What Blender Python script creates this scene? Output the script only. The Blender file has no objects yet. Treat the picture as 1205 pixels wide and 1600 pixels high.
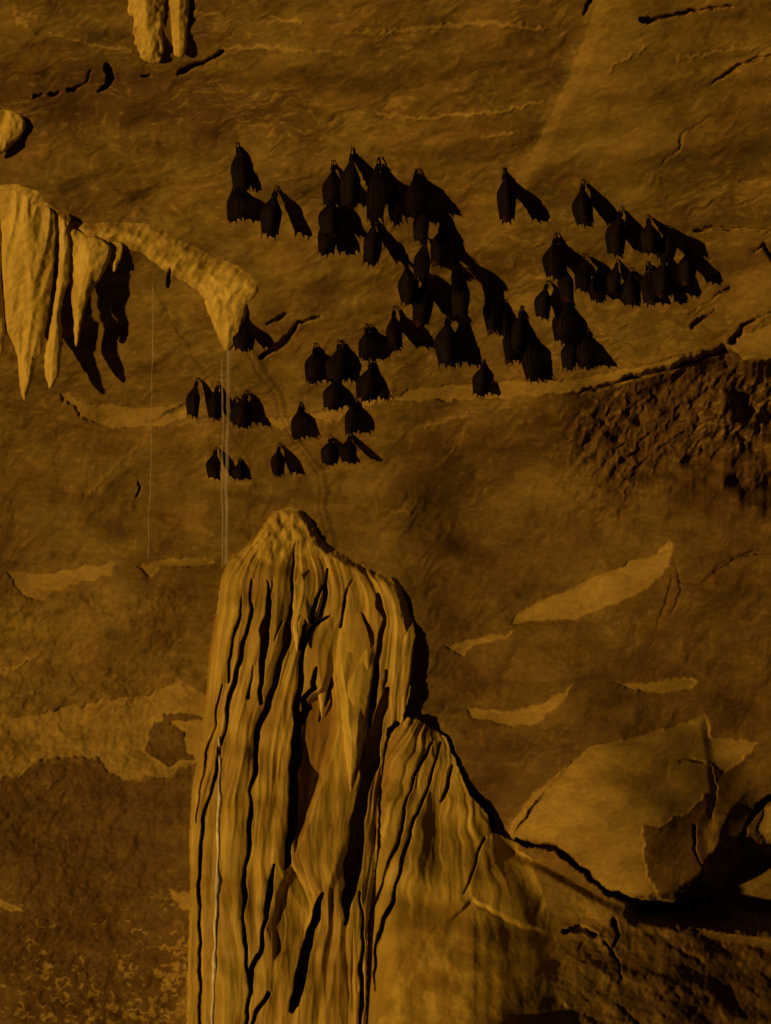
import bpy, math, random
import numpy as np
from mathutils import Vector

random.seed(7)
S = bpy.context.scene
COL = S.collection

# ------------------------------------------------------------------ camera, dark world, lamp light, exposure
S.render.engine = 'CYCLES'
S.view_settings.view_transform = 'Standard'
S.view_settings.look = 'None'
S.view_settings.exposure = 0.0
S.view_settings.gamma = 1.0
S.view_settings.use_curve_mapping = False

M_PX = 0.002            # metres per photograph pixel on the wall plane
CAM_D = 10.0            # camera distance from that plane
CAM_Z = 2.4
cam = bpy.data.cameras.new('camera')
cam_o = bpy.data.objects.new('camera', cam)
COL.objects.link(cam_o)
cam_o.location = (0, -CAM_D, CAM_Z)
cam_o.rotation_euler = (math.radians(90), 0, 0)
cam.sensor_fit = 'VERTICAL'
cam.sensor_height = 36
cam.lens = 36 * CAM_D / (1600 * M_PX)
cam.clip_end = 200
S.camera = cam_o
S.render.resolution_x = 771
S.render.resolution_y = 1024

W = bpy.data.worlds.new('World')
S.world = W
W.use_nodes = True
bg = W.node_tree.nodes['Background']
bg.inputs[0].default_value = (0.9, 0.42, 0.05, 1)
bg.inputs[1].default_value = 0.004

sun = bpy.data.lights.new('cave_floodlight', 'SUN')
sun.energy = 2.35
sun.angle = math.radians(0.9)
sun.color = (1.0, 0.515, 0.10)
sun_o = bpy.data.objects.new('cave_floodlight', sun)
COL.objects.link(sun_o)
LDIR = Vector((0.70, 0.70, 0.085)).normalized()
sun_o.rotation_euler = LDIR.to_track_quat('-Z', 'Y').to_euler()
sun_o.location = (-6, -8, 2)

# ------------------------------------------------------------------ numpy noise
_r = np.random.RandomState(11)
_perm = _r.permutation(256)
_perm = np.concatenate([_perm, _perm, _perm])
_ang = _r.rand(256) * 2 * np.pi
_gx, _gy = np.cos(_ang), np.sin(_ang)

def pn(x, y, seed=0):
    x = x + seed * 17.37; y = y + seed * 9.71
    xi = np.floor(x).astype(np.int64); yi = np.floor(y).astype(np.int64)
    xf = x - xi; yf = y - yi
    u = xf * xf * xf * (xf * (xf * 6 - 15) + 10); v = yf * yf * yf * (yf * (yf * 6 - 15) + 10)
    xi &= 255; yi &= 255
    def g(a, b, dx, dy):
        h = _perm[_perm[(xi + a) & 255] + ((yi + b) & 255)]
        return _gx[h] * dx + _gy[h] * dy
    n00 = g(0, 0, xf, yf); n10 = g(1, 0, xf - 1, yf); n01 = g(0, 1, xf, yf - 1); n11 = g(1, 1, xf - 1, yf - 1)
    a = n00 + u * (n10 - n00); b = n01 + u * (n11 - n01)
    return (a + v * (b - a)) * 1.5

def fbm(x, y, octv=4, seed=0, gain=0.5):
    s = 0; a = 1.0; f = 1.0
    for i in range(octv):
        s = s + a * pn(x * f, y * f, seed + i * 3)
        a *= gain; f *= 2.03
    return s

def ridged(x, y, octv=3, seed=0, gain=0.5):
    s = 0; a = 1.0; f = 1.0
    for i in range(octv):
        s = s + a * (1 - np.abs(pn(x * f, y * f, seed + i * 5)) * 2)
        a *= gain; f *= 2.03
    return s

def rot(x, y, deg):
    c, s = math.cos(math.radians(deg)), math.sin(math.radians(deg))
    return x * c + y * s, -x * s + y * c

def sst(a, b, x):
    t = np.clip((x - a) / (b - a), 0, 1)
    return t * t * (3 - 2 * t)

def poly_sd(X, Y, pts, reach=60):
    """signed distance (positive inside) to a polygon, exact within reach"""
    P = np.array(pts, float)
    out = np.full(X.shape, -float(reach))
    m = (X > P[:, 0].min() - reach) & (X < P[:, 0].max() + reach) & (Y > P[:, 1].min() - reach) & (Y < P[:, 1].max() + reach)
    if not m.any(): return out
    x = X[m]; y = Y[m]
    d = np.full(x.shape, 1e9); ins = np.zeros(x.shape, bool)
    n = len(P)
    for i in range(n):
        ax, ay = P[i]; bx, by = P[(i + 1) % n]
        ex, ey = bx - ax, by - ay
        t = np.clip(((x - ax) * ex + (y - ay) * ey) / (ex * ex + ey * ey + 1e-9), 0, 1)
        d = np.minimum(d, np.hypot(x - ax - t * ex, y - ay - t * ey))
        if ay != by:
            c = ((ay > y) != (by > y)) & (x < ex * (y - ay) / ey + ax)
            ins ^= c
    out[m] = np.where(ins, d, -d)
    return out

def line_k(X, Y, pts, soft=1.0, mod=0.0):
    """groove kernel 0..1 along a polyline of (x, y, full width)"""
    out = np.zeros(X.shape)
    P = np.array([(p[0], p[1], p[2] if len(p) > 2 else 4) for p in pts], float)
    w = P[:, 2].max() + 6
    m = (X > P[:, 0].min() - w) & (X < P[:, 0].max() + w) & (Y > P[:, 1].min() - w) & (Y < P[:, 1].max() + w)
    if not m.any(): return out
    x = X[m]; y = Y[m]; best = np.zeros(x.shape)
    wm = 0.85 + mod * 1.5 * pn(x / 50, y / 50, 401) if mod else 1.0
    for i in range(len(P) - 1):
        ax, ay, aw = P[i]; bx, by, bw = P[i + 1]
        ex, ey = bx - ax, by - ay
        t = np.clip(((x - ax) * ex + (y - ay) * ey) / (ex * ex + ey * ey + 1e-9), 0, 1)
        d = np.hypot(x - ax - t * ex, y - ay - t * ey)
        hw = (aw + (bw - aw) * t) * 0.5 * wm
        best = np.maximum(best, (1 - sst(hw - soft * 0.5, hw + soft, d)) * np.clip((hw * 2 - 0.6) / 3.4, 0.04, 1))
    out[m] = best
    return out

def curve(pts):
    p = np.array(pts, float)
    yy = np.arange(p[0, 1] - 60, p[-1, 1] + 60, 2.0); xx = np.interp(yy, p[:, 1], p[:, 0])
    for _ in range(3): xx = np.convolve(np.pad(xx, 6, mode='edge'), np.ones(13) / 13, 'valid')
    return lambda y: np.interp(y, yy, xx)

# ------------------------------------------------------------------ relief of the cave wall (photo grid x,y -> protrusion in metres, masks)
PALE = [  # smooth buff patches where the dark coating is missing: polygon, ragged-edge amount
    ([(8, 892), (70, 896), (140, 882), (185, 878), (170, 900), (110, 915), (68, 938), (45, 936), (20, 912)], 5),
    ([(212, 884), (262, 872), (318, 870), (340, 882), (300, 886), (248, 888), (234, 902)], 4),
    ([(-80, 1110), (20, 1122), (60, 1112), (110, 1100), (165, 1095), (200, 1088), (232, 1088), (275, 1062), (322, 1085), (330, 1100), (330, 1180),
      (300, 1192), (270, 1212), (190, 1220), (160, 1200), (150, 1182), (60, 1186), (30, 1215), (-80, 1230)], 9),
    ([(262, 1392), (300, 1395), (305, 1425), (285, 1425), (270, 1410)], 5),
    ([(800, 976), (808, 955), (860, 930), (920, 905), (980, 880), (1020, 868), (1045, 842), (1052, 850), (1045, 885), (1010, 920), (960, 945), (900, 970), (850, 972)], 4),
    ([(690, 1010), (740, 995), (800, 988), (780, 1003), (740, 1010), (720, 1025)], 5),
    ([(962, 1066), (1010, 1068), (1080, 1055), (1092, 1066), (1075, 1078), (1030, 1086), (990, 1078)], 4),
    ([(728, 1106), (760, 1110), (800, 1112), (850, 1095), (896, 1070), (880, 1098), (840, 1130), (800, 1138), (770, 1128), (738, 1122)], 4),
    ([(785, 1305), (828, 1245), (880, 1200), (925, 1165), (1000, 1150), (1070, 1128), (1104, 1116), (1112, 1170), (1122, 1240), (1112, 1280), (1098, 1300),
      (1110, 1350), (1096, 1392), (1050, 1410), (985, 1412), (950, 1392), (905, 1350), (870, 1325), (820, 1318)], 3),
    ([(1102, 1150), (1185, 1158), (1165, 1185), (1130, 1210), (1108, 1190)], 5),
    ([(90, 612), (130, 628), (220, 634), (300, 632), (290, 655), (240, 668), (170, 670), (120, 650)], 6),
    ([(600, 628), (640, 606), (760, 596), (900, 592), (1010, 568), (1130, 540), (1010, 592), (900, 612), (800, 622), (700, 626)], 5),
    ([(1130, 540), (1150, 522), (1215, 505), (1300, 500), (1300, 566), (1215, 566), (1160, 558)], 4),
    ([(-30, 1392), (30, 1418), (38, 1426), (10, 1424), (-30, 1410)], 3),
    ([(1180, 1300), (1195, 1262), (1240, 1230), (1260, 1310), (1205, 1322)], 3),
    ([(395, 655), (450, 650), (520, 640), (610, 612), (608, 622), (520, 655), (440, 668)], 6),
]
DARK_COAT_SHADE = [  # dark coating and darkened wall, plus shade painted in where marked
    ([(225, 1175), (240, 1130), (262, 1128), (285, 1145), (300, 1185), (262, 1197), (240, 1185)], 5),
    ([(1003, 1292), (1030, 1290), (1075, 1270), (1105, 1240), (1110, 1300), (1098, 1385), (1060, 1408), (1028, 1400), (1010, 1360)], 4),  # cast shadow on the boulder's lower right, painted as dark colour
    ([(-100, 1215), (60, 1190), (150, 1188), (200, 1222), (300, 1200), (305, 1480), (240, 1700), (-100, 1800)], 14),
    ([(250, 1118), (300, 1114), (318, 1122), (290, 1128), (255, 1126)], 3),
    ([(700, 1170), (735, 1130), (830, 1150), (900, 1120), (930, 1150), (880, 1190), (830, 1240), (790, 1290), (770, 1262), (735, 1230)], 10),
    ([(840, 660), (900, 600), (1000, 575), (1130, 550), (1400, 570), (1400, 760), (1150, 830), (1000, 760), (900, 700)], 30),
    ([(-60, 112), (160, 108), (300, 122), (420, 140), (520, 190), (480, 235), (380, 225), (230, 212), (100, 200), (-60, 250)], 25),  # shade of the upper-left overhang, painted into the ceiling colour
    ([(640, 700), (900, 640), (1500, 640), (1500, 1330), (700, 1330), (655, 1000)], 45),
    ([(660, 800), (720, 720), (800, 700), (850, 800), (780, 900), (700, 960), (655, 930)], 40),  # wall right of the column set darker
]
VEINS = [
    [(-20, 20, 3), (60, 26, 4)], [(80, 52, 3), (150, 72, 4), (206, 80, 5)], [(295, 20, 6), (345, 23, 4)], [(425, 29, 4), (472, 35, 4)],
    [(350, 78, 4), (400, 72, 6), (440, 78, 4), (560, 84, 2)], [(540, 52, 3), (600, 52, 4), (680, 42, 6), (770, 36, 8), (850, 46, 5)],
    [(590, 178, 4), (650, 186, 4), (700, 182, 6), (790, 174, 4), (850, 158, 4)], [(755, 214, 3), (800, 208, 4)],
    [(590, 440, 2), (560, 466, 3)], [(640, 672, 2), (690, 660, 3), (730, 646, 3)], [(590, 800, 2), (640, 800, 3)],
    [(950, 110, 4), (1000, 80, 4), (1020, 70, 3)], [(60, 60, 2), (30, 30, 4), (20, 0, 2)], [(220, 690, 2), (180, 730, 2), (140, 770, 3)],
    [(1060, 92, 4), (1200, 70, 3)], [(800, 372, 4), (850, 386, 3)], [(-10, 1048, 3), (30, 1040, 4), (55, 1025, 3)],
    [(0, 1090, 2), (50, 1082, 3)], [(620, 268, 2), (690, 300, 2)], [(0, 1052, 3), (28, 1044, 4), (50, 1028, 3)],
]
CRACKS_AND_SHADOW = [  # depth, polyline
    (0.06, [(281, 114, 7), (300, 103, 6), (320, 98, 4), (348, 80, 3)]),
    (0.07, [(169, 104, 7), (173, 122, 13), (166, 136, 10), (156, 144, 6)]),  # black shadow crescent, cut in as a deep groove
    (0.03, [(56, 151, 5), (66, 148, 4)]), (0.03, [(80, 147, 4), (90, 145, 3)]), (0.03, [(108, 142, 4), (118, 140, 5), (136, 126, 3), (144, 110, 2)]),
    (0.03, [(222, 118, 2), (236, 119, 4)]),
    (0.05, [(1005, 32, 9), (1030, 28, 6), (1080, 18, 5), (1142, 9, 3)]),
    (0.05, [(932, -20, 4), (922, 4, 5), (912, 20, 2)]),
    (0.025, [(1098, 140, 1), (1120, 125, 4), (1155, 102, 6), (1200, 88, 2), (1260, 70, 1)]),
    (0.010, [(1034, 255, 3), (1060, 236, 4), (1066, 210, 2), (1100, 190, 2), (1115, 178, 2)]),
    (0.05, [(410, 556, 4), (438, 540, 7), (455, 520, 7), (466, 506, 5), (500, 494, 2)]),
    (0.04, [(418, 506, 4), (436, 496, 5), (456, 488, 2)]),
    (0.04, [(1080, 510, 6), (1100, 495, 5), (1118, 483, 4)]), (0.03, [(1078, 490, 2), (1110, 470, 3), (1140, 450, 3)]),
    (0.05, [(1145, 535, 6), (1160, 510, 5), (1190, 495, 3), (1260, 470, 3)]),
    (0.010, [(1118, 330, 2), (1160, 320, 3), (1205, 300, 3)]), (0.010, [(1155, 285, 3), (1180, 280, 3), (1210, 278, 2)]),
    (0.03, [(1085, 360, 3), (1115, 356, 5), (1150, 358, 3), (1220, 362, 2)]),
    (0.04, [(805, 1302, 2), (820, 1280, 4), (850, 1240, 3), (895, 1190, 2)]),
    (0.09, [(696, 1146, 4), (712, 1180, 4), (735, 1235, 5), (760, 1262, 6), (768, 1285, 7), (764, 1315, 4)]),
    (0.10, [(808, 1312, 7), (825, 1320, 8), (868, 1325, 7), (905, 1355, 9), (945, 1392, 12), (1000, 1412, 12), (1060, 1418, 10), (1110, 1406, 8)]),
    (0.07, [(1085, 1290, 3), (1086, 1330, 4), (1098, 1352, 4), (1112, 1350, 3)]),
    (0.14, [(1220, 1235, 8), (1185, 1262, 10), (1165, 1290, 8), (1158, 1322, 7)]),
    (0.010, [(1060, 1188, 2), (1080, 1186, 3), (1100, 1192, 2)]),
    (0.010, [(1048, 850, 2), (1066, 920, 3), (1050, 960, 2)]), (0.010, [(1050, 905, 2), (1040, 940, 3), (1028, 980, 3), (1018, 1010, 2)]),
    (0.010, [(1100, 905, 2), (1130, 880, 3), (1160, 865, 3), (1230, 855, 2)]),
    (0.03, [(1180, 394, 2), (1194, 382, 6), (1202, 396, 8), (1210, 420, 4)]),
    (0.018, [(1060, 908, 2), (1095, 912, 3), (1120, 893, 4), (1160, 868, 4), (1240, 856, 3)]),
    (0.05, [(216, 745, 2), (219, 758, 5), (214, 776, 3)]),
    (0.010, [(890, 545, 2), (960, 520, 2), (1000, 505, 3)]),
    (0.010, [(240, 658, 3), (275, 640, 4), (300, 626, 3)]),
    (0.05, [(266, 424, 3), (264, 440, 6), (262, 450, 3)]),
    (0.05, [(880, 1456, 8), (905, 1450, 10), (930, 1462, 6)]), (0.04, [(945, 1472, 3), (965, 1500, 3), (972, 1530, 3)]),
    (0.05, [(958, 1438, 4), (966, 1460, 6), (960, 1480, 3)]),
]
FLOW = [(-300, 280), (0, 288), (30, 284), (60, 296), (95, 326), (130, 345), (190, 342), (235, 344), (275, 365), (330, 392), (385, 420), (412, 440), (405, 462), (385, 490), (372, 530), (356, 550), (342, 520),
        (328, 490), (305, 455), (285, 440), (262, 436), (240, 412), (215, 398), (190, 392), (175, 400), (150, 405), (120, 390), (60, 380), (0, 380), (-300, 380)]
_lx = np.array([600, 760, 850, 905, 960, 1050, 1130, 1165, 1400, 2500.]); _ly = np.array([640, 628, 622, 608, 592, 568, 540, 562, 560, 560.])
def lip_y(x): return np.interp(x, _lx, _ly) + 5 * pn(x / 26, x * 0, 501) + 3 * pn(x / 9, x * 0, 503)

_fyx = np.arange(-600, 2200, 4.0); _fyy = np.interp(_fyx, [700, 790, 860, 930, 1000, 1100, 1205, 1500], [1328, 1325, 1352, 1400, 1425, 1450, 1470, 1490])
for _i in range(3): _fyy = np.convolve(np.pad(_fyy, 7, mode='edge'), np.ones(15) / 15, 'valid')
def floor_y(x): return np.interp(x, _fyx, _fyy)

def field(X, Y, full=True):
    """returns protrusion, pale mask, dark mask, rough mask"""
    wx = X + 14 * fbm(X / 60, Y / 60, 3, 41); wy = Y + 14 * fbm(X / 60, Y / 60, 3, 51)
    fx = X + 5 * fbm(X / 14, Y / 14, 2, 61); fy = Y + 5 * fbm(X / 14, Y / 14, 2, 71)
    # overhanging ceiling above ~760, upright wall below
    k = 760 - Y
    P = M_PX * (0.48 * np.clip(k, 0, 300) * sst(-10, 80, k) + 0.67 * np.clip(k - 300, 0, None)) * (1 - 0.12 * (1 - sst(330, 620, X)))
    P = P - 0.00025 * np.clip(Y - 900, 0, 2000) * sst(1000, 1200, X) * 0.5
    # broad swells
    P = P + 0.07 * fbm(X / 420, Y / 330, 2, 3) + 0.024 * fbm(X / 170, Y / 80, 2, 5)
    # wall right of the column curves away, then returns
    P = P - 0.075 * sst(600, 760, X) * (1 - sst(780, 980, X)) * sst(640, 760, Y) * (1 - sst(1100, 1200, Y))
    # raised slab at upper right, edge running down-left
    ex = np.interp(Y, [-400, 0, 60, 120, 200, 270, 340], [1040, 930, 912, 888, 850, 818, 800]) + 3 * pn(Y / 12, Y * 0, 8)
    P = P + 0.018 * sst(-14, 26, X - ex) * (1 - sst(250, 330, Y)) * (1 - sst(0, 400, X - ex))
    slab = sst(-3, 3, X - ex) * (1 - sst(90, 330, X - ex)) * (1 - sst(230, 290, Y))
    # shallow trough in the ceiling below the first ledge at upper left
    led = 96 + 0.04 * X + 6 * pn(X / 40, X * 0, 4)
    P = P - 0.035 * sst(-12, 30, Y - led) * (1 - sst(60, 170, Y - led)) * (1 - sst(420, 760, X))
    # relief: bedding on the ceiling (rising gently to the right), scallops elsewhere
    if not full: return P
    up = 1 - sst(600, 700, Y)
    rx, ry = rot(wx, wy, -12)
    bed = 0.0075 * fbm(rx / 130, ry / 34, 4, 9, 0.42) + 0.0014 * ridged(rx / 60, ry / 16, 2, 12)
    rx2, ry2 = rot(wx, wy, -42)
    scal = 0.0050 * fbm(rx2 / 74, ry2 / 32, 4, 15, 0.38) + 0.0008 * ridged(rx2 / 36, ry2 / 15, 2, 18)
    relief = bed * (0.35 + 0.65 * up) + scal * (1 - 0.55 * up) + 0.0004 * fbm(X / 9, Y / 8, 2, 21)
    rough = np.zeros(X.shape); pale = np.zeros(X.shape); dark = np.zeros(X.shape)
    # pitted rock under the right-hand lip
    lp = lip_y(X)
    pit = sst(0, 30, Y - lp) * sst(850, 1010, X + 0.25 * (Y - 600) + 40 * fbm(X / 60, Y / 60, 2, 507)) * (1 - sst(60, 260, Y - lp + 60 * fbm(X / 70, Y / 50, 2, 509)))
    px, py = rot(fx, fy, -50)
    P = P + pit * (0.013 * ridged(px / 44, py / 21, 2, 25) - 0.02 - 0.15 * sst(880, 1300, X) + 0.011 * fbm(px / 38, py / 19, 3, 27, 0.4))
    rough = np.maximum(rough, pit)
    step = sst(0, 9, Y - lp) * sst(860, 1080, X)
    P = P - step * (0.085 - 0.06 * sst(20, 260, Y - lp)) - 0.05 * np.exp(-((Y - lp - 5) / (3 + 2 * sst(950, 1130, X))) ** 2) * sst(880, 960, X) * (1 - sst(1140, 1160, X))
    # lower-left lumpy coating
    ll = (1 - sst(280, 330, X)) * sst(900, 940, Y) * 1.0
    P = P + ll * 0.0035 * fbm(fx / 18, fy / 15, 3, 31)
    # pale and dark patches, painted shade among the dark ones
    pale = np.maximum(pale, 0.5 * slab + 0.06 * line_k(X, Y, [(930, -20, 5), (912, 60, 5), (888, 120, 6), (850, 200, 7), (820, 262, 3)], 3))
    for pts, e in PALE:
        sd = poly_sd(X + e * fbm(X / 22, Y / 22, 3, 81) , Y + e * 0.8 * fbm(X / 22, Y / 22, 3, 91), pts)
        m = sst(-2.2, 3.2, sd) * (0.82 + 0.3 * fbm(X / 40, Y / 25, 3, 505)).clip(0.4, 1)
        pale = np.maximum(pale, m)
    for i, (pts, e) in enumerate(DARK_COAT_SHADE):
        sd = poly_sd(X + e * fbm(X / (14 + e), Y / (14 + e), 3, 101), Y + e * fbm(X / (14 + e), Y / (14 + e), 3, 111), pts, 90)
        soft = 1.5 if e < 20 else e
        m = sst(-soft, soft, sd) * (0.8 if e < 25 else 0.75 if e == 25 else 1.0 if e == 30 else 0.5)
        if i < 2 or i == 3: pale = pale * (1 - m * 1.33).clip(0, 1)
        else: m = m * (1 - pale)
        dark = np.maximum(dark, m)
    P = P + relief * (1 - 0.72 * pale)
    # the buff patches lie a few millimetres deeper and are smoother
    P = P - sst(0.3, 0.6, pale) * 0.006 * (1 - slab)
    # flaked bits at lower left
    fl = sst(0.25, 0.34, fbm(fx / 12, fy / 9, 3, 121) + 0.35 * fbm(X / 90, Y / 60, 2, 131) - 0.50 + 0.25 * sst(1380, 1560, Y) + 0.25 * sst(180, 290, X) + 0.5 * fbm(X / 45, Y / 45, 2, 133))
    fl = fl * (1 - sst(290, 320, X)) * sst(1370, 1440, Y)
    pale = np.maximum(pale, fl * 0.8); dark = dark * (1 - fl)
    # the smooth bulging boulder face at the right, curving under at its foot
    bs = poly_sd(X, Y, PALE[8][0], 200)
    P = P + 0.010 * sst(-3, 14, bs) + 0.15 * np.clip(1 - ((X - 985) / 215) ** 2 - ((Y - 1285) / 175) ** 2, 0, 1) ** 1.6
    # second fold right of it
    P = P + 0.035 * sst(-10, 50, poly_sd(X, Y, [(1098, 1290), (1125, 1240), (1180, 1190), (1230, 1180), (1230, 1235), (1185, 1255), (1160, 1285), (1140, 1330), (1115, 1352), (1100, 1340)], 60))
    # dark hollow low at the right, its floor running towards the camera
    hol = sst(-26, 18, poly_sd(X + 0.5 * (fx - X), Y + 0.5 * (fy - Y), [(1060, 1414), (1112, 1380), (1130, 1345), (1165, 1325), (1500, 1315), (1500, 1440), (1205, 1440), (1080, 1432), (1000, 1424)], 80))
    P = P - 0.28 * hol
    fy0 = floor_y(X)
    fl2 = Y - fy0
    rise = 0.0013 * (30 * np.logaddexp(0, (np.minimum(Y, 1650) - fy0) / 30.0) * sst(-40, 20, fl2)) * sst(525, 625, X)
    P = P + rise + sst(0, 16, fl2) * sst(700, 840, X) * (0.03 - 0.0003 * np.clip(X - 900, 0, 700))
    fm = sst(0, 20, fl2) * sst(840, 930, X)
    gx, gy = rot(fx, fy, 32)
    P = P + fm * (0.012 * fbm(gx / 70, gy / 34, 4, 141, 0.42) + 0.0006 * ridged(gx / 26, gy / 18, 2, 151))
    rough = np.maximum(rough, fm); dark = np.maximum(dark, fm * (0.1 + 0.7 * sst(900, 1150, X)))  # floor colour darkens to the right, painting in the recess shade
    pale = np.maximum(pale, fm * 0.5 * (1 - sst(860, 1000, X)))
    sp = sst(0.42, 0.75, fbm(rx / 20, ry / 6, 3, 181) + 0.5 * fbm(X / 120, Y / 120, 2, 183)) * (1 - sst(640, 760, Y))
    sp2 = sst(0.5, 0.8, fbm(rx2 / 14, ry2 / 7, 3, 185) + 0.5 * fbm(X / 90, Y / 90, 2, 187)) * sst(560, 700, Y)
    pale = np.maximum(pale, 0.5 * sp + 0.2 * sp2)
    for v in VEINS:
        m = line_k(fx, fy, v, 2.0)
        pale = np.maximum(pale, 0.85 * m); P = P + 0.004 * m
    for dep, c in CRACKS_AND_SHADOW:
        m = line_k(X + 3 * pn(X / 16, Y / 16, 171) + 1.2 * pn(X / 6, Y / 6, 175), Y + 3 * pn(X / 16, Y / 16, 173) + 1.2 * pn(X / 6, Y / 6, 177), c, 1.8, 0.5)
        P = P - dep * m
        pale = pale * (1 - m)
    return P, pale, dark, rough

def at(px, py, P):
    s = (CAM_D - P) / CAM_D
    return (px - 602.5) * M_PX * s, -P, CAM_Z + (800 - py) * M_PX * s

# ------------------------------------------------------------------ materials
def nodes_of(name):
    m = bpy.data.materials.new(name); m.use_nodes = True
    nt = m.node_tree
    return m, nt, nt.nodes['Principled BSDF']

def nn(nt, t, **kw):
    n = nt.nodes.new(t)
    for k, v in kw.items(): setattr(n, k, v)
    return n

def mixc(nt, fac, a, b, mode='MIX'):
    n = nn(nt, 'ShaderNodeMix', data_type='RGBA', blend_type=mode)
    for sock, val in ((n.inputs[0], fac), (n.inputs[6], a), (n.inputs[7], b)):
        if hasattr(val, 'is_output'): nt.links.new(val, sock)
        elif isinstance(val, (int, float)): sock.default_value = val
        else: sock.default_value = (*val, 1)
    return n.outputs[2]

def noise_out(nt, scale, detail=5, rough=0.55, stretch=(1, 1, 1), rotz=0):
    tc = nn(nt, 'ShaderNodeTexCoord'); mp = nn(nt, 'ShaderNodeMapping')
    mp.inputs['Scale'].default_value = stretch; mp.inputs['Rotation'].default_value = (0, rotz, 0)
    g = nn(nt, 'ShaderNodeNewGeometry')
    nt.links.new(g.outputs['Position'], mp.inputs[0])
    n = nn(nt, 'ShaderNodeTexNoise')
    n.inputs['Scale'].default_value = scale; n.inputs['Detail'].default_value = detail; n.inputs['Roughness'].default_value = rough
    nt.links.new(mp.outputs[0], n.inputs['Vector'])
    return n.outputs['Fac']

def ramp(nt, src, lo, hi):
    r = nn(nt, 'ShaderNodeMapRange'); r.inputs[1].default_value = lo; r.inputs[2].default_value = hi
    nt.links.new(src, r.inputs[0]); return r.outputs[0]

def rock_material(name, c_lo, c_hi, c_alt, c_pale, c_pale2, c_dark, stretch=(1, 1, 2.2), rotz=0.0, bump=0.5, rgh=0.78, fine=(0.5, 1.5), midf=0.55):
    m, nt, b = nodes_of(name)
    a = lambda n: nn(nt, 'ShaderNodeAttribute', attribute_name=n).outputs['Fac']
    big = ramp(nt, noise_out(nt, 2.3, 5, 0.6, stretch, rotz), 0.34, 0.66)
    mid = ramp(nt, noise_out(nt, 9.0, 6, 0.62, stretch, rotz), 0.32, 0.68)
    sml = ramp(nt, noise_out(nt, 42.0, 4, 0.6, stretch, rotz), 0.28, 0.72)
    hue = ramp(nt, noise_out(nt, 5.1, 3, 0.5, (1, 1, 1.3)), 0.42, 0.62)
    base = mixc(nt, big, c_lo, c_hi)
    base = mixc(nt, hue, base, c_alt)
    base = mixc(nt, midf, base, mixc(nt, mid, (0.45, 0.42, 0.4), (1.45, 1.5, 1.5)), 'MULTIPLY')
    darkc = mixc(nt, mid, c_dark, tuple(x * 1.7 for x in c_dark))
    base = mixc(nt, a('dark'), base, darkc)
    pale = mixc(nt, mid, c_pale, c_pale2)
    base = mixc(nt, a('pale'), base, pale)
    base = mixc(nt, 0.5, base, mixc(nt, sml, (fine[0],) * 3, (fine[1],) * 3), 'MULTIPLY')
    nt.links.new(base, b.inputs['Base Color'])
    b.inputs['Roughness'].default_value = rgh
    b.inputs['Specular IOR Level'].default_value = 0.3
    bp = nn(nt, 'ShaderNodeBump'); bp.inputs['Strength'].default_value = bump; bp.inputs['Distance'].default_value = 0.006
    nt.links.new(noise_out(nt, 30, 5, 0.6, stretch, rotz), bp.inputs['Height'])
    nt.links.new(bp.outputs[0], b.inputs['Normal'])
    return m

MAT_ROCK = rock_material('cave_rock', (0.14, 0.100, 0.030), (0.25, 0.187, 0.048), (0.20, 0.132, 0.040), (0.31, 0.235, 0.068), (0.39, 0.295, 0.085), (0.078, 0.047, 0.015), bump=0.10, fine=(0.6, 1.4))
MAT_FLOW = rock_material('flowstone_calcite', (0.33, 0.27, 0.058), (0.44, 0.345, 0.078), (0.37, 0.265, 0.065), (0.57, 0.47, 0.13), (0.70, 0.57, 0.18), (0.19, 0.12, 0.032),
                         stretch=(2.4, 2.4, 0.35), rotz=0.10, bump=0.12, rgh=0.6, fine=(0.8, 1.2), midf=0.3)

def bat_material():
    m, nt, b = nodes_of('bat_fur')
    n = ramp(nt, noise_out(nt, 120, 3), 0.3, 0.7)
    nt.links.new(mixc(nt, n, (0.004, 0.0025, 0.003), (0.010, 0.005, 0.005)), b.inputs['Base Color'])
    b.inputs['Roughness'].default_value = 0.85; b.inputs['Specular IOR Level'].default_value = 0.08
    bp = nn(nt, 'ShaderNodeBump'); bp.inputs['Strength'].default_value = 0.6; bp.inputs['Distance'].default_value = 0.002
    nt.links.new(noise_out(nt, 300, 2), bp.inputs['Height']); nt.links.new(bp.outputs[0], b.inputs['Normal'])
    return m
MAT_FUR = bat_material()
MAT_FUR_B = MAT_FUR.copy(); MAT_FUR_B.name = 'bat_fur_brown'
for n_ in MAT_FUR_B.node_tree.nodes:
    if n_.type == 'MIX': n_.inputs[6].default_value = (0.016, 0.007, 0.006, 1); n_.inputs[7].default_value = (0.040, 0.016, 0.012, 1)
m_, nt_, b_ = nodes_of('bat_wing_skin')
nt_.links.new(mixc(nt_, ramp(nt_, noise_out(nt_, 60, 3), 0.3, 0.7), (0.004, 0.0025, 0.003), (0.010, 0.005, 0.005)), b_.inputs['Base Color'])
b_.inputs['Roughness'].default_value = 0.7; b_.inputs['Specular IOR Level'].default_value = 0.08
MAT_WING = m_
m_, nt_, b_ = nodes_of('trickling_water')
nt_.links.new(mixc(nt_, ramp(nt_, noise_out(nt_, 14, 3), 0.35, 0.65), (0.45, 0.45, 0.5), (0.75, 0.75, 0.85)), b_.inputs['Base Color'])
b_.inputs['Roughness'].default_value = 0.25; b_.inputs['IOR'].default_value = 1.33; b_.inputs['Alpha'].default_value = 0.20
MAT_WATER = m_
m_, nt_, b_ = nodes_of('wet_trickle')
nt_.links.new(mixc(nt_, ramp(nt_, noise_out(nt_, 9, 3, 0.5, (1, 1, 0.5)), 0.4, 0.6), (0.6, 0.62, 0.8), (0.9, 0.92, 1.0)), b_.inputs['Base Color'])
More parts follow.
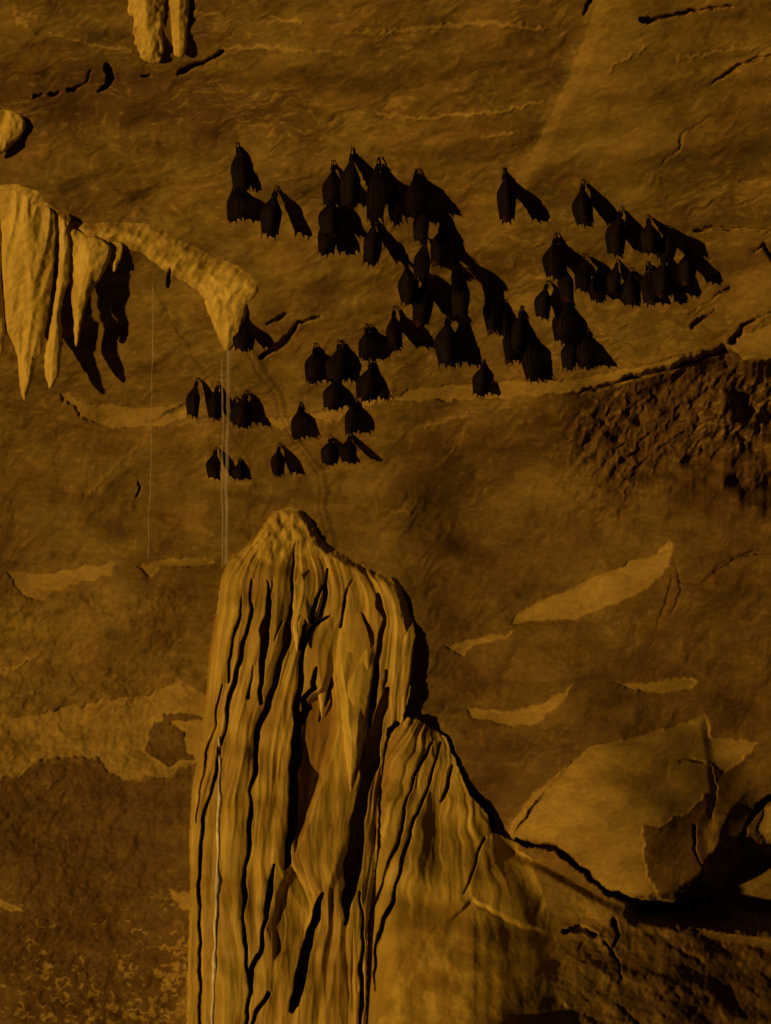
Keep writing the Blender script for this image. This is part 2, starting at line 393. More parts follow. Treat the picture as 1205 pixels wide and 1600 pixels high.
b_.inputs['Roughness'].default_value = 0.3; b_.inputs['Alpha'].default_value = 0.85
MAT_TRICKLE = m_

# ------------------------------------------------------------------ object helpers
def tag(o, label=None, cat=None, group=None, kind=None):
    if label: o['label'] = label
    if cat: o['category'] = cat
    if group: o['group'] = group
    if kind: o['kind'] = kind
    return o

def empty(name, loc, label, cat, group=None):
    o = bpy.data.objects.new(name, None); COL.objects.link(o); o.location = loc; o.empty_display_size = 0.05
    return tag(o, label, cat, group)

def mesh_obj(name, co, faces, mat, parent=None, attrs=None, smooth=True):
    """co (n,3) world coordinates, faces (m,4) or (m,3) int"""
    me = bpy.data.meshes.new(name)
    co = np.asarray(co, np.float32); faces = np.asarray(faces, np.int32)
    k = faces.shape[1]; n = len(faces)
    base = np.array(parent.location if parent else (0, 0, 0), np.float32)
    me.vertices.add(len(co)); me.vertices.foreach_set('co', (co - base).ravel())
    me.loops.add(n * k); me.loops.foreach_set('vertex_index', faces.ravel())
    me.polygons.add(n)
    me.polygons.foreach_set('loop_start', np.arange(0, n * k, k, dtype=np.int32))
    me.polygons.foreach_set('use_smooth', np.full(n, smooth, dtype=bool))
    for an, av in (attrs or {}).items():
        at_ = me.attributes.new(an, 'FLOAT', 'POINT'); at_.data.foreach_set('value', np.asarray(av, np.float32))
    me.materials.append(mat)
    me.update(calc_edges=True); me.validate()
    o = bpy.data.objects.new(name, me); COL.objects.link(o)
    if parent: o.parent = parent
    return o

def grid_parts(X, Y, P, attrs, labels, names, mat, parent=None):
    """split one relief grid into objects by face label"""
    ny, nx = X.shape
    wx, wy, wz = at(X, Y, P)
    co = np.stack([wx.ravel(), wy.ravel(), wz.ravel()], 1)
    idx = np.arange(nx * ny).reshape(ny, nx)
    q = np.stack([idx[1:, :-1], idx[1:, 1:], idx[:-1, 1:], idx[:-1, :-1]], -1).reshape(-1, 4)
    lab = labels.reshape(-1)
    out = []
    for i, nm in enumerate(names):
        f = q[lab == i]
        if not len(f): continue
        u, inv = np.unique(f, return_inverse=True)
        out.append(mesh_obj(nm, co[u], inv.reshape(-1, 4), mat, parent, {k: v.ravel()[u] for k, v in attrs.items()}))
    return out

# ------------------------------------------------------------------ 1. cave ceiling, wall, floor
STEP = 1.7
def axis(a, b, lo, hi):
    left = -np.cumsum(np.linspace(STEP, 14, 60)); left = left[left > a - lo - 1]
    right = np.cumsum(np.linspace(STEP, 14, 60)); right = right[right < b - hi + 1]
    return np.concatenate([lo + left[::-1], np.arange(lo, hi + STEP * 0.5, STEP), hi + right])
xs = axis(-420, 1640, -10, 1216); ys = axis(-380, 1980, -10, 1610)
X, Y = np.meshgrid(xs, ys)
P, pale, dark, rough = field(X, Y)
lipc = np.where(X < 600, 640, lip_y(X)) + 3
fx0 = floor_y(X)
lab = np.ones(X.shape, int); lab[Y < lipc] = 0
lab[(Y > fx0 + 4) & (X > 800)] = 2
lab = lab[:-1, :-1]
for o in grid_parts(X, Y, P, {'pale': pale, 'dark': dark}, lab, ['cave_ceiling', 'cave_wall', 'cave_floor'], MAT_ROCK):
    o['kind'] = 'structure'

def surf(px, py):
    a, b = np.array([[float(px)]]), np.array([[float(py)]])
    return float(field(a, b)[0][0, 0])

# ------------------------------------------------------------------ 2. flowstone column
SIL = [(450, 785), (470, 789), (488, 803), (500, 830), (508, 844), (530, 858), (560, 874), (590, 890), (618, 897), (630, 912), (640, 940), (644, 962), (649, 985),
       (646, 1020), (643, 1050), (641, 1085), (634, 1110), (628, 1132), (618, 1126), (606, 1140), (600, 1180), (592, 1250), (590, 1330), (582, 1400), (575, 1450), (572, 1640),
       (290, 1640), (294, 1500), (297, 1400), (296, 1300), (300, 1230), (310, 1180), (320, 1130), (322, 1080), (327, 1020), (338, 960), (345, 905), (358, 876), (386, 853), (404, 826), (424, 796)]
K = {
 'k1': [(379, 930, 1), (378, 945, 3), (366, 997, 4), (357, 1065, 2)],
 'k2': [(395, 905, 1), (394, 953, 4), (380, 1008, 5), (368, 1063, 5), (357, 1107, 4), (349, 1150, 3), (340, 1190, 4), (324, 1258, 5), (315, 1306, 4), (311, 1379, 4), (313, 1470, 3), (313, 1650, 3)],
 'k2b': [(346, 1070, 1), (336, 1130, 3), (322, 1190, 2), (312, 1240, 3), (308, 1285, 1)],
 'k3': [(418, 905, 1), (422, 942, 6), (412, 986, 9), (413, 1015, 9), (410, 1052, 7), (406, 1098, 3)],
 'k4': [(462, 850, 1), (456, 940, 3), (450, 994, 11), (441, 1030, 10), (424, 1081, 8), (408, 1129, 8), (400, 1161, 6), (399, 1198, 6), (391, 1240, 4), (390, 1306, 5), (384, 1364, 5), (380, 1437, 4), (386, 1488, 3), (391, 1554, 3), (384, 1600, 4), (380, 1650, 4)],
 'k5': [(518, 962, 1), (500, 970, 4), (484, 984, 5), (475, 1015, 6), (470, 1052, 8), (466, 1088, 9), (464, 1125, 12), (462, 1178, 14), (457, 1251, 13), (455, 1306, 14), (449, 1346, 10), (447, 1356, 3)],
 'k5b': [(474, 965, 4), (472, 985, 8), (470, 1012, 6)],
 'k6': [(496, 1043, 3), (488, 1066, 6), (491, 1076, 5), (476, 1092, 7), (482, 1107, 8), (470, 1128, 10)],
 'k7': [(506, 915, 2), (494, 937, 3), (487, 972, 6)], 'k7b': [(511, 890, 2), (509, 930, 4), (501, 962, 5)],
 'k8': [(553, 905, 2), (539, 932, 3), (532, 979, 3)],
 'k9': [(590, 930, 5), (592, 948, 6), (599, 966, 4), (592, 1016, 8), (587, 1070, 6), (579, 1115, 6), (574, 1150, 6)],
 'k10': [(607, 1076, 3), (597, 1107, 15), (586, 1154, 25), (578, 1198, 28), (571, 1230, 20), (559, 1288, 19), (552, 1343, 28), (546, 1394, 23), (541, 1443, 6)],
 'k11': [(519, 1060, 2), (510, 1090, 5), (500, 1126, 3)],
 'k12': [(503, 1396, 3), (494, 1434, 12), (479, 1481, 13), (472, 1518, 14), (460, 1568, 14), (457, 1578, 8)],
 'k13': [(426, 1352, 3), (421, 1394, 9), (413, 1445, 8), (406, 1489, 8), (395, 1514, 6), (391, 1554, 4)],
 'k14': [(420, 1553, 6), (406, 1576, 5), (393, 1600, 5), (386, 1640, 4)],
 'k18': [(563, 1394, 3), (567, 1489, 4), (562, 1600, 4)],
 'k20': [(430, 900, 1), (424, 925, 2)], 'k21': [(428, 1000, 1), (440, 970, 2)], 'k22': [(395, 1040, 1), (386, 1090, 3)], 'k23': [(605, 1048, 3), (600, 1080, 2)],
}
s0 = curve([(450, 780), (404, 826), (386, 853), (358, 876), (345, 905), (327, 1020), (320, 1130), (300, 1230), (296, 1300), (297, 1500), (290, 1700)])
s1 = curve([(452, 780), (430, 826), (410, 870), (395, 905), (394, 953), (380, 1008), (368, 1063), (349, 1150), (324, 1258), (315, 1306), (311, 1379), (313, 1470), (313, 1700)])
s2 = curve([(454, 780), (462, 850), (456, 940), (450, 994), (441, 1030), (424, 1081), (408, 1129), (399, 1198), (390, 1306), (384, 1364), (380, 1437), (388, 1500), (391, 1554), (380, 1700)])
s3 = curve([(456, 780), (490, 850), (512, 906), (508, 940), (484, 984), (475, 1015), (470, 1052), (464, 1125), (457, 1251), (449, 1346), (470, 1380), (494, 1434), (472, 1518), (457, 1578), (450, 1700)])
s4 = curve([(458, 780), (560, 870), (590, 930), (599, 966), (592, 1016), (587, 1070), (590, 1130), (578, 1198), (559, 1288), (552, 1343), (541, 1443), (545, 1700)])
s5 = curve([(470, 780), (505, 835), (560, 874), (625, 900), (643, 962), (648, 985), (643, 1050), (630, 1132), (600, 1180), (590, 1330), (575, 1450), (572, 1700)])

def flow_coord(X, Y):
    cs = [c(Y) for c in (s0, s1, s2, s3, s4, s5)]
    t = (X - cs[0]) / 60.0
    t = np.where(X < cs[0], t, 0)
    for i in range(5):
        a, b = cs[i], np.maximum(cs[i + 1], cs[i] + 1)
        t = np.where(X >= a, i + np.clip((X - a) / (b - a), 0, 1), t)
    return t, cs

def column_relief(X, Y):
    W0 = field(X, Y, False)
    t, cs = flow_coord(X + 3 * pn(X / 30, Y / 60, 201), Y)
    u = X + 4 * pn(X / 40, Y / 80, 203)
    xl, xr = cs[0], cs[5]
    s = np.clip((X - xl) / (xr - xl + 1), 0, 1)
    H = 0.075 * np.sqrt(np.clip(1 - (1 - np.clip(s * 3.2, 0, 1)) ** 2, 0, 1)) - 0.045 * sst(0.4, 0.95, s)
    H = H * sst(845, 960, Y) + 0.030 * (1 - sst(845, 960, Y)) * np.sqrt(np.clip(1 - ((X - 452) / (50 + 0.9 * np.clip(Y - 790, 0, 300))) ** 2, 0, 1))
    H = H * sst(780, 830, Y + 12 * pn(X / 25, Y / 25, 205)) + 0.006
    H = H + 0.008 * sst(960, 1030, Y) * sst(0.6, 0.95, s)
    H = H + 0.22 * sst(1000, 1700, Y)
    # cap: knobbly
    capm = 1 - sst(850, 905, Y)
    H = H + capm * (0.005 * fbm(X / 20, Y / 20, 3, 207, 0.45) + 0.010 * (pn(X / 24, Y / 20, 511) + 0.5 * pn(X / 11, Y / 14, 513)) + 0.004 * sst(-12, 30, poly_sd(X, Y, [(420, 800), (470, 790), (500, 835), (470, 850), (420, 850), (408, 830)], 40)))
    # flutes that follow the hanging folds
    body = sst(830, 890, Y)
    fl = 0.0085 * pn(t * 3.2, Y / 190, 209) + 0.0030 * (0.45 - 1.7 * np.abs(pn(t * 4.3, Y / 150, 211))) + 0.0012 * (0.4 - 1.6 * np.abs(pn(t * 8.5, Y / 100, 213))) * sst(-0.3, 0.3, pn(X / 60, Y / 90, 219)) + 0.0030 * pn(X / 24, Y / 110, 221) + 0.0010 * fbm(X / 11, Y / 60, 2, 223) + 0.0003 * pn(t * 30, Y / 60, 215) + 0.0012 * fbm(X / 26, Y / 90, 2, 225)
    H = H + body * fl * (1 + 0.25 * sst(1000, 1300, Y))
    # ribs: rounded front of every fold
    fr = t - np.floor(t)
    H = H + body * 0.010 * (np.sqrt(np.clip(4 * fr * (1 - fr), 0, 1)) - 0.7)
    # ragged lower hems where short folds end over the deeper curtain
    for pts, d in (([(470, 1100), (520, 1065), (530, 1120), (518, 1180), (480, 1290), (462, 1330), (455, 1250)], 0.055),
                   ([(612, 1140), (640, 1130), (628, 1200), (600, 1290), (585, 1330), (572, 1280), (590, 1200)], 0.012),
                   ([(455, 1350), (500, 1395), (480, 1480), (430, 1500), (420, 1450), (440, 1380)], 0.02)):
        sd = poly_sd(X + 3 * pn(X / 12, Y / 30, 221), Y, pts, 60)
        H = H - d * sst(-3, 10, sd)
    # front hanging blade, brightest fold
    bl = poly_sd(X + 2 * pn(X / 10, Y / 40, 223), Y, [(530, 960), (560, 950), (586, 980), (584, 1060), (574, 1110), (562, 1180), (548, 1238), (541, 1180), (534, 1110), (524, 1040)], 60)
    H = H + 0.034 * sst(-1, 11, bl) * sst(950, 1080, Y)
    bl2 = poly_sd(X, Y, [(604, 960), (630, 950), (646, 985), (643, 1050), (634, 1090), (624, 1136), (612, 1090), (604, 1040)], 60)
    H = H + 0.006 * sst(-1, 14, bl2) * sst(950, 1040, Y)
    bl3 = poly_sd(X, Y, [(492, 990), (520, 985), (520, 1050), (508, 1090), (503, 1122), (494, 1080), (488, 1040)], 60)
    H = H + 0.018 * sst(-1, 10, bl3) * sst(985, 1060, Y)
    bl4 = poly_sd(X, Y, [(455, 930), (480, 925), (488, 960), (484, 980), (476, 972), (464, 1018), (456, 980)], 60)
    H = H + 0.018 * sst(-1, 8, bl4) * sst(920, 970, Y)
    bl5 = poly_sd(X, Y, [(505, 1300), (545, 1290), (540, 1340), (520, 1400), (513, 1447), (506, 1400), (498, 1350)], 60)
    H = H + 0.018 * sst(-1, 12, bl5) * sst(1290, 1380, Y)
    rim = line_k(X, Y, [(515, 846, 4), (560, 872, 5), (600, 892, 6), (625, 905, 5)], 8)
    H = H + 0.008 * rim
    H = H + 0.0004 * fbm(X / 6, Y / 12, 2, 217)
    Pc = W0 + H
    for k, c in K.items():
        m = line_k(X + 4 * pn(X / 30, Y / 34, 231) + 0.7 * pn(X / 9, Y / 12, 233), Y, c, 1.9, 0.35)
        wmax = max(p[2] for p in c)
        Pc = Pc - m * (0.03 + 0.014 * wmax)
    pale = 0.65 * sst(0.0, 0.5, pn(t * 9, Y / 150, 241) + 0.4 * pn(t * 20, Y / 60, 243)) + 1.0 * sst(0, 10, bl) * sst(960, 1060, Y) + 0.35 * sst(0, 12, bl2) + 0.3 * sst(0, 8, bl4)
    pale = np.clip(pale + 0.4 * rim, 0, 1) * (0.75 + 0.25 * capm)  # rim lightened in colour to paint its lit edge
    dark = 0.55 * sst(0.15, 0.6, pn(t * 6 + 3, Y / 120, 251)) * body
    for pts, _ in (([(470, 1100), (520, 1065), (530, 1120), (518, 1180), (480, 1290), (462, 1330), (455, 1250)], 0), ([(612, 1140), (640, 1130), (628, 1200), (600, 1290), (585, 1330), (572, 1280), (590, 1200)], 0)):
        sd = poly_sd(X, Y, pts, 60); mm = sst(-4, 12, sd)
        dark = np.maximum(dark, 0.85 * mm); pale = pale * (1 - mm)  # recesses behind the hanging folds: their penumbra painted as dark colour
    return Pc, pale, dark, W0, t

gx = np.arange(284, 662, 1.0); gy = np.arange(776, 1640, 1.0)
X, Y = np.meshgrid(gx, gy)
Pc, pale, dark, W0, t = column_relief(X, Y)
sil = poly_sd(X + 1.5 * pn(X / 8, Y / 8, 261), Y + 2 * pn(X / 9, Y / 9, 263), SIL, 40)
Pf = field(X, Y)[0]
hole = np.maximum.reduce([line_k(X, Y, K[k], 1.0) for k in ('k10',)])
bw = sst(0, 18, sil); bw = np.maximum(bw, sst(955, 1000, Y)); bw = np.maximum(bw, 1 - sst(300, 420, X) * 1.0 * (1 - sst(840, 880, Y)) - sst(480, 520, X))
Pc = np.where(sil > 0, (Pf - 0.004) * (1 - bw) + np.maximum(Pc, W0 - 0.05) * bw, Pf - 0.06)
col_base = at(440, 1640, 0.2)
column = empty('flowstone_column', col_base, 'tall ribbed flowstone column with black slits between its hanging folds', 'flowstone column')
capy = 868 + 10 * pn(X / 20, X * 0, 265)
lab = np.full(X.shape, -1)
cs = flow_coord(X, Y)[1]
inside = sil > -3
lab[inside] = 1
for i in range(1, 5): lab[inside & (X > cs[i])] = i + 1
lab[inside & (Y < capy)] = 0
lab = lab[:-1, :-1]
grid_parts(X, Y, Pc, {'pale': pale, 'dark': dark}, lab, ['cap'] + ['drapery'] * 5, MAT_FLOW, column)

# ------------------------------------------------------------------ 3. flowstone mound to the right of the column
MOUND = [(636, 1120), (655, 1124), (676, 1138), (697, 1150), (712, 1186), (734, 1240), (762, 1270), (768, 1300), (790, 1308), (830, 1326), (858, 1342), (870, 1390), (880, 1452),
         (905, 1500), (930, 1640), (940, 1760), (556, 1760), (560, 1500), (565, 1440), (572, 1380), (580, 1300), (590, 1220), (606, 1150)]
MK = [
 [(676, 1160, 2), (660, 1190, 3), (647, 1218, 3), (632, 1262, 3), (629, 1295, 4), (607, 1357, 3), (588, 1405, 2), (574, 1437, 3)],
 [(690, 1160, 2), (678, 1200, 2), (665, 1240, 3), (640, 1299, 4), (625, 1364, 4), (608, 1423, 7), (592, 1459, 5), (587, 1500, 4), (585, 1547, 2)],
 [(706, 1196, 2), (698, 1230, 4), (688, 1252, 2)], [(756, 1310, 2), (745, 1345, 3), (726, 1395, 2)], [(664, 1180, 1), (650, 1230, 2)],
]
gx = np.arange(548, 940, 1.3); gy = np.arange(1108, 1730, 1.3)
X, Y = np.meshgrid(gx, gy)
W0 = field(X, Y, False); Pf = field(X, Y)[0]
wx = X + 8 * fbm(X / 50, Y / 50, 2, 301)
# ribs fan out from the top of the mound
ang = np.arctan2(wx - 690, Y - 1040)
rad = np.hypot(wx - 690, Y - 1040)
s = poly_sd(X + 1.5 * pn(X / 9, Y / 9, 303), Y + 1.5 * pn(X / 9, Y / 9, 305), MOUND, 60)
FY = floor_y(X)
H = 0.004 + 0.0013 * 30 * np.logaddexp(0, (np.minimum(Y, 1650) - FY) / 30.0) * sst(525, 625, X) + 0.055 * (1 - sst(625, 700, X)) * (1 - sst(1330, 1460, Y)) + 0.03 * sst(1230, 1450, Y) * (1 - sst(720, 980, X)) + 0.02 * sst(-5, 30, s) + 0.04 * np.exp(-((X - 720) / 190) ** 2) * sst(1130, 1300, Y)
fan = 0.007 * pn(ang * 9, rad / 260, 311) + 0.0045 * pn(ang * 20, rad / 200, 313) + 0.0016 * pn(ang * 44, rad / 150, 315)
ribm = 1 - sst(1395, 1450, Y - 0.1 * (X - 700) + 14 * pn(X / 40, Y / 40, 317))
H = H + fan * (0.35 + 0.65 * ribm)
# scalloped hem of the curtain over the lower, rougher pile
hem = np.interp(X, [560, 640, 700, 740, 780, 840, 880, 940], [1640, 1480, 1432, 1402, 1425, 1448, 1458, 1470]) + 5 * pn(X / 18, X * 0, 319)
H = H + 0.016 * sst(-60, 0, Y - hem) * (1 - sst(0, 10, Y - hem)) * sst(640, 740, X)
low = sst(0, 14, Y - hem)
H = H + low * (0.006 * fbm(wx / 56, Y / 60, 4, 321, 0.42) + 0.0005 * np.clip(Y - hem, 0, 200)) + 0.0005 * fbm(X / 7, Y / 8, 2, 323)
Pm = W0 + H
for c in MK:
    m = line_k(X + 4 * pn(X / 30, Y / 34, 331) + 0.7 * pn(X / 9, Y / 12, 333), Y, c, 1.9, 0.4)
    Pm = Pm - m * (0.03 + 0.01 * max(p[2] for p in c))
pale = 0.55 * sst(0.0, 0.6, pn(ang * 22, rad / 150, 341) + 0.3 * fbm(X / 30, Y / 60, 2, 343)) * ribm + low * 0.5 * sst(-0.1, 0.5, fbm(X / 26, Y / 40, 3, 345)) * (1 - sst(720, 800, X))
dark = 0.35 * sst(0.1, 0.6, pn(ang * 15 + 5, rad / 200, 347)) * ribm + 0.7 * (1 - sst(-6, 10, X - np.interp(Y, [1120, 1160, 1300, 1400], [640, 628, 590, 560]))) + low * 0.5 * sst(0.0, 0.6, fbm(X / 60, Y / 30, 3, 349)) * sst(700, 800, X) + 0.45 * sst(880, 970, X)  # strip beside the column also darkened, painted recess shade
bw = np.maximum(sst(0, 60, s), 1 - sst(760, 820, X))
mr = sst(770, 905, X) * sst(1335, 1400, Y)
Pm = Pm * (1 - mr) + (Pf + 0.006) * mr
Pm = (Pf - 0.004) * (1 - bw) + Pm * bw
Pm = np.where(s > 0, Pm, np.minimum(Pf, Pm) - 0.06)
mound = empty('flowstone_mound', at(740, 1640, 0.5), 'rounded ribbed flowstone mound spreading out at the right foot of the tall column', 'flowstone mound')
lab = np.where(s > -3, np.where(Y < hem, 0, 1), -1)[:-1, :-1]
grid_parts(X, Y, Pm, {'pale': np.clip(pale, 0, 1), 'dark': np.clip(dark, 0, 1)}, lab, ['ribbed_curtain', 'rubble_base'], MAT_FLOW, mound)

# ------------------------------------------------------------------ 4. stalactites (lofted, free-hanging)
def loft(path, nseg=40, nang=36, seed=0, flute=0.16, squash=0.7, knob=0.05):
    """path: list of (px, py, P, radius px); returns verts, faces, attrs"""
    p = np.array(path, float)
    d = np.concatenate([[0], np.cumsum(np.hypot(np.diff(p[:, 0]), np.diff(p[:, 1])))])
    tt = np.linspace(0, d[-1], nseg)
    c = [np.interp(tt, d, p[:, i]) for i in range(4)]
    A = np.linspace(0, 2 * np.pi, nang, endpoint=False)
    T, AA = np.meshgrid(tt, A, indexing='ij')
    cyc = np.cos(AA) * 2.2; cys = np.sin(AA) * 2.2
    R = c[3][:, None] * (1 + flute * pn(cyc + 5 + T * 0.004, cys + seed * 3.1 + T * 0.002, seed) + 0.6 * flute * pn(cyc * 2.6, cys * 2.6 + T * 0.006, seed + 2) + knob * pn(cyc * 1.5, cys + T / 11, seed + 4))
    cx = c[0][:, None] + 1.5 * pn(T / 30, T * 0, seed + 6)
    px = cx + R * np.cos(AA)
    Pp = c[2][:, None] + R * np.sin(AA) * M_PX * squash
    py = c[1][:, None] + 0 * px
    x, y, z = at(px, py, Pp)
    co = np.stack([x.ravel(), y.ravel(), z.ravel()], 1)
    tip = at(c[0][-1], c[1][-1] + c[3][-1], c[2][-1]); top = at(c[0][0], c[1][0], c[2][0])
    co = np.vstack([co, tip, top])
    idx = np.arange(nseg * nang).reshape(nseg, nang)
    q = np.stack([idx[:-1], np.roll(idx[:-1], -1, 1), np.roll(idx[1:], -1, 1), idx[1:]], -1).reshape(-1, 4)
    n = nseg * nang
    capb = np.stack([idx[-1], np.roll(idx[-1], -1), np.full(nang, n), np.full(nang, n)], -1)
    capt = np.stack([np.roll(idx[0], -1), idx[0], np.full(nang, n + 1), np.full(nang, n + 1)], -1)
    tri = np.vstack([np.stack([q[:, 0], q[:, 1], q[:, 2]], 1), np.stack([q[:, 0], q[:, 2], q[:, 3]], 1), capb[:, :3], capt[:, :3]])
    pale = 0.75 + 0.35 * pn(cyc * 1.3, T / 60, seed + 8)
    dark = 0.5 * sst(0.1, 0.5, pn(cyc * 2.2, T / 70, seed + 10))
    z2 = np.zeros(2)
    return co, tri, {'pale': np.clip(np.concatenate([pale.ravel(), z2]), 0, 1), 'dark': np.clip(np.concatenate([dark.ravel(), z2]), 0, 1)}

GL = 'stalactites hanging at the upper left'
def outline_body(outline, lift0, lift1, label, seed, group=None, thick=0.03, res=1.5, cat='stalactite', name='stalactite', flute=0.005, wob=1.2, parent=None, P01=None):
    """a free-hanging solid with the given outline, round in section, its root in the rock and its tip clear of it"""
    O = np.array(outline, float)
    # extra outline points so that the rim stays smooth
    O = np.vstack([O, O[:1]]); d = np.concatenate([[0], np.cumsum(np.hypot(*np.diff(O, axis=0).T))])
    tt = np.arange(0, d[-1], 3.0); O = np.stack([np.interp(tt, d, O[:, 0]), np.interp(tt, d, O[:, 1])], 1)
    for _ in range(3): O = 0.5 * O + 0.25 * (np.roll(O, 1, 0) + np.roll(O, -1, 0))
    gx = np.arange(O[:, 0].min() - 3, O[:, 0].max() + 3, res); gy = np.arange(O[:, 1].min() - 3, O[:, 1].max() + 3, res)
    X, Y = np.meshgrid(gx, gy)
    sd = poly_sd(X + wob * pn(X / 7, Y / 12, seed), Y, O, 60)
    # pull grid points that lie just outside onto the outline so the rim is clean
    gyv, gxv = np.gradient(sd, res)
    gl = np.hypot(gxv, gyv) + 1e-6
    near = (sd <= 0) & (sd > -res * 1.5)
    X2 = np.where(near, X - gxv / gl * sd, X); Y2 = np.where(near, Y - gyv / gl * sd, Y)
    y0 = O[:, 1].min(); y1 = O[:, 1].max(); x0 = O[np.argmin(O[:, 1]), 0]; x1 = O[np.argmax(O[:, 1]), 0]
    if P01: P0, P1 = P01
    else: P0 = surf(x0, y0 + 6) + lift0; P1 = surf(x1, y1) + lift1
    C = P0 + (P1 - P0) * np.clip((Y2 - y0) / (y1 - y0), 0, 1)
    h = thick * np.sqrt(np.clip(sd, 0, None) / 22.0).clip(0, 1.25) * (sst(y0, y0 + 0.75 * (y1 - y0), Y2) if parent else 0.45 + 0.55 * sst(y0, y0 + 90, Y2))
    ribs = flute * (0.4 - 1.1 * np.abs(pn(X2 / 19 + Y2 / 120, Y2 / 110, seed + 3)) + 0.5 * pn(X2 / 24, Y2 / 60, seed + 13)) + (0.0005 if parent else 0.0022) * fbm(X2 / 13, Y2 / 11, 3, seed + 7)
    F_ = C + h + ribs * np.clip(sd / 5, 0, 1); B_ = C - 0.8 * h
    ok = sd > -res * 1.5
    ny, nx = X.shape; idx = np.arange(nx * ny).reshape(ny, nx); N = nx * ny
    fm = ok[1:, :-1] & ok[1:, 1:] & ok[:-1, 1:] & ok[:-1, :-1]
    q = np.stack([idx[1:, :-1], idx[1:, 1:], idx[:-1, 1:], idx[:-1, :-1]], -1)[fm]
    cf = np.stack([c.ravel() for c in at(X2, Y2, F_)], 1); cb = np.stack([c.ravel() for c in at(X2, Y2, B_)], 1)
    # one shared rim: back vertices of the rim reuse the front ones
    rim = (sd.ravel() <= 0)
    qb = q[:, ::-1].copy(); qb = np.where(rim[qb], qb, qb + N)
    allq = np.vstack([q, qb]); co = np.vstack([cf, cb])
    u, inv = np.unique(allq, return_inverse=True)
    pale = np.clip(0.75 + 0.6 * pn(X2 / 12, Y2 / 70, seed + 9), 0, 1); dark = 0.4 * sst(0.1, 0.55, pn(X2 / 9, Y2 / 60, seed + 11))
    pale = np.tile(pale.ravel(), 2)[u]; dark = np.tile(dark.ravel(), 2)[u]
    if parent: return mesh_obj(name, co[u], inv.reshape(-1, 4), MAT_FLOW, parent, {'pale': pale * np.tile(sst(y0, y1, Y2 + 20).ravel(), 2)[u], 'dark': dark * 0.4})
    base = Vector(at(x0, y0, P0))
    o = mesh_obj(name, co[u] - np.array(base), inv.reshape(-1, 4), MAT_FLOW, None, {'pale': pale, 'dark': dark})
    o.location = base
    return tag(o, label, cat, group)

gx = np.arange(-300, 425, 1.6); gy = np.arange(268, 565, 1.6)
X, Y = np.meshgrid(gx, gy)
Pf = field(X, Y)[0]; W0 = field(X, Y, False)
fs = poly_sd(X + 4 * fbm(X / 30, Y / 30, 3, 161), Y + 4 * fbm(X / 30, Y / 30, 3, 163), FLOW, 60)
inner = line_k(X + 4 * pn(X / 16, Y / 16, 411), Y + 4 * pn(X / 16, Y / 16, 413), [(120, 372, 5), (170, 362, 8), (200, 366, 8), (235, 395, 7), (280, 420, 8), (320, 450, 8), (345, 468, 9), (380, 466, 7), (392, 480, 4)], 12)
F1 = 0.4 * W0 + 0.6 * Pf + 0.006 + 0.022 * sst(0, 50, fs) + 0.008 * inner + 0.0035 * fbm((X + 0.5 * Y) / 60, (Y - 0.5 * X) / 22, 3, 165, 0.45) + 0.0025 * pn((X + 0.6 * Y) / 9, (Y - 0.6 * X) / 40, 169) + 0.0006 * fbm(X / 7, Y / 7, 2, 415)
slit = line_k(X, Y, [(266, 420, 2), (264, 438, 6), (262, 450, 2)], 2)
bw = sst(0, 14, fs)
Pq = np.where(fs > 0, (Pf - 0.003) * (1 - bw) + np.maximum(F1, Pf - 0.003) * bw, Pf - 0.03) - 0.04 * slit
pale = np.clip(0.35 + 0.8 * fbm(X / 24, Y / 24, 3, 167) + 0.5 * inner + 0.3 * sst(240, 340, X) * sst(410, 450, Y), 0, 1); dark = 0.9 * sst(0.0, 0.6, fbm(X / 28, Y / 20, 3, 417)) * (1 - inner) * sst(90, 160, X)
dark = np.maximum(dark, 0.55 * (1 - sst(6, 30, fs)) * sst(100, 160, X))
lab = np.where(fs > -2, 0, -1)[:-1, :-1]
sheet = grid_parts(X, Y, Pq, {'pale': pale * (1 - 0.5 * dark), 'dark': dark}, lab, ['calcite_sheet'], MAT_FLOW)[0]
tag(sheet, 'pale calcite sheet sweeping across the ceiling from the left stalactites to the dripping one', 'calcite sheet')

outline_body([(-14, 300), (8, 296), (23, 290), (36, 298), (50, 300), (67, 312), (86, 332), (88, 379), (84, 425), (78, 478), (71, 516), (65, 555), (57, 558), (54, 581), (46, 608), (38, 630),
              (31, 608), (28, 562), (19, 532), (8, 520), (4, 480), (2, 420), (-4, 360)], 0.004, 0.20,
             'broadest pale stalactite at the left edge, ending in a long pointed tip', 3, GL, thick=0.024, flute=0.009)
outline_body([(92, 333), (104, 346), (109, 379), (108, 440), (98, 467), (94, 494), (97, 516), (95, 547), (94, 578), (87, 597), (78, 610), (70, 585), (69, 558), (75, 532), (83, 486), (91, 425), (93, 379)], 0.030, 0.215,
             'slim buff stalactite just right of the broadest one, parted by a dark groove', 4, GL, thick=0.028, flute=0.006)
outline_body([(104, 352), (114, 356), (134, 366), (153, 370), (174, 385), (172, 405), (160, 432), (144, 455), (132, 482), (126, 513), (124, 535), (119, 545), (116, 532), (116, 501), (111, 467), (109, 430)], 0.022, 0.14,
             'short carrot shaped stalactite with a thin drip tip over black shadow', 5, GL, thick=0.032, flute=0.008)
outline_body([(-60, 300), (-20, 296), (2, 310), (3, 360), (2, 430), (6, 480), (10, 520), (6, 545), (0, 560), (-8, 540), (-20, 500), (-50, 480)], 0.01, 0.16,
             'stalactite cut off by the left picture edge beside the broadest one', 7, GL)
outline_body([(162, 378), (176, 374), (192, 380), (190, 402), (184, 418), (178, 428), (172, 410)], 0.01, 0.055, 'tiny nub of a stalactite where the calcite sheet begins', 8, GL, thick=0.02)
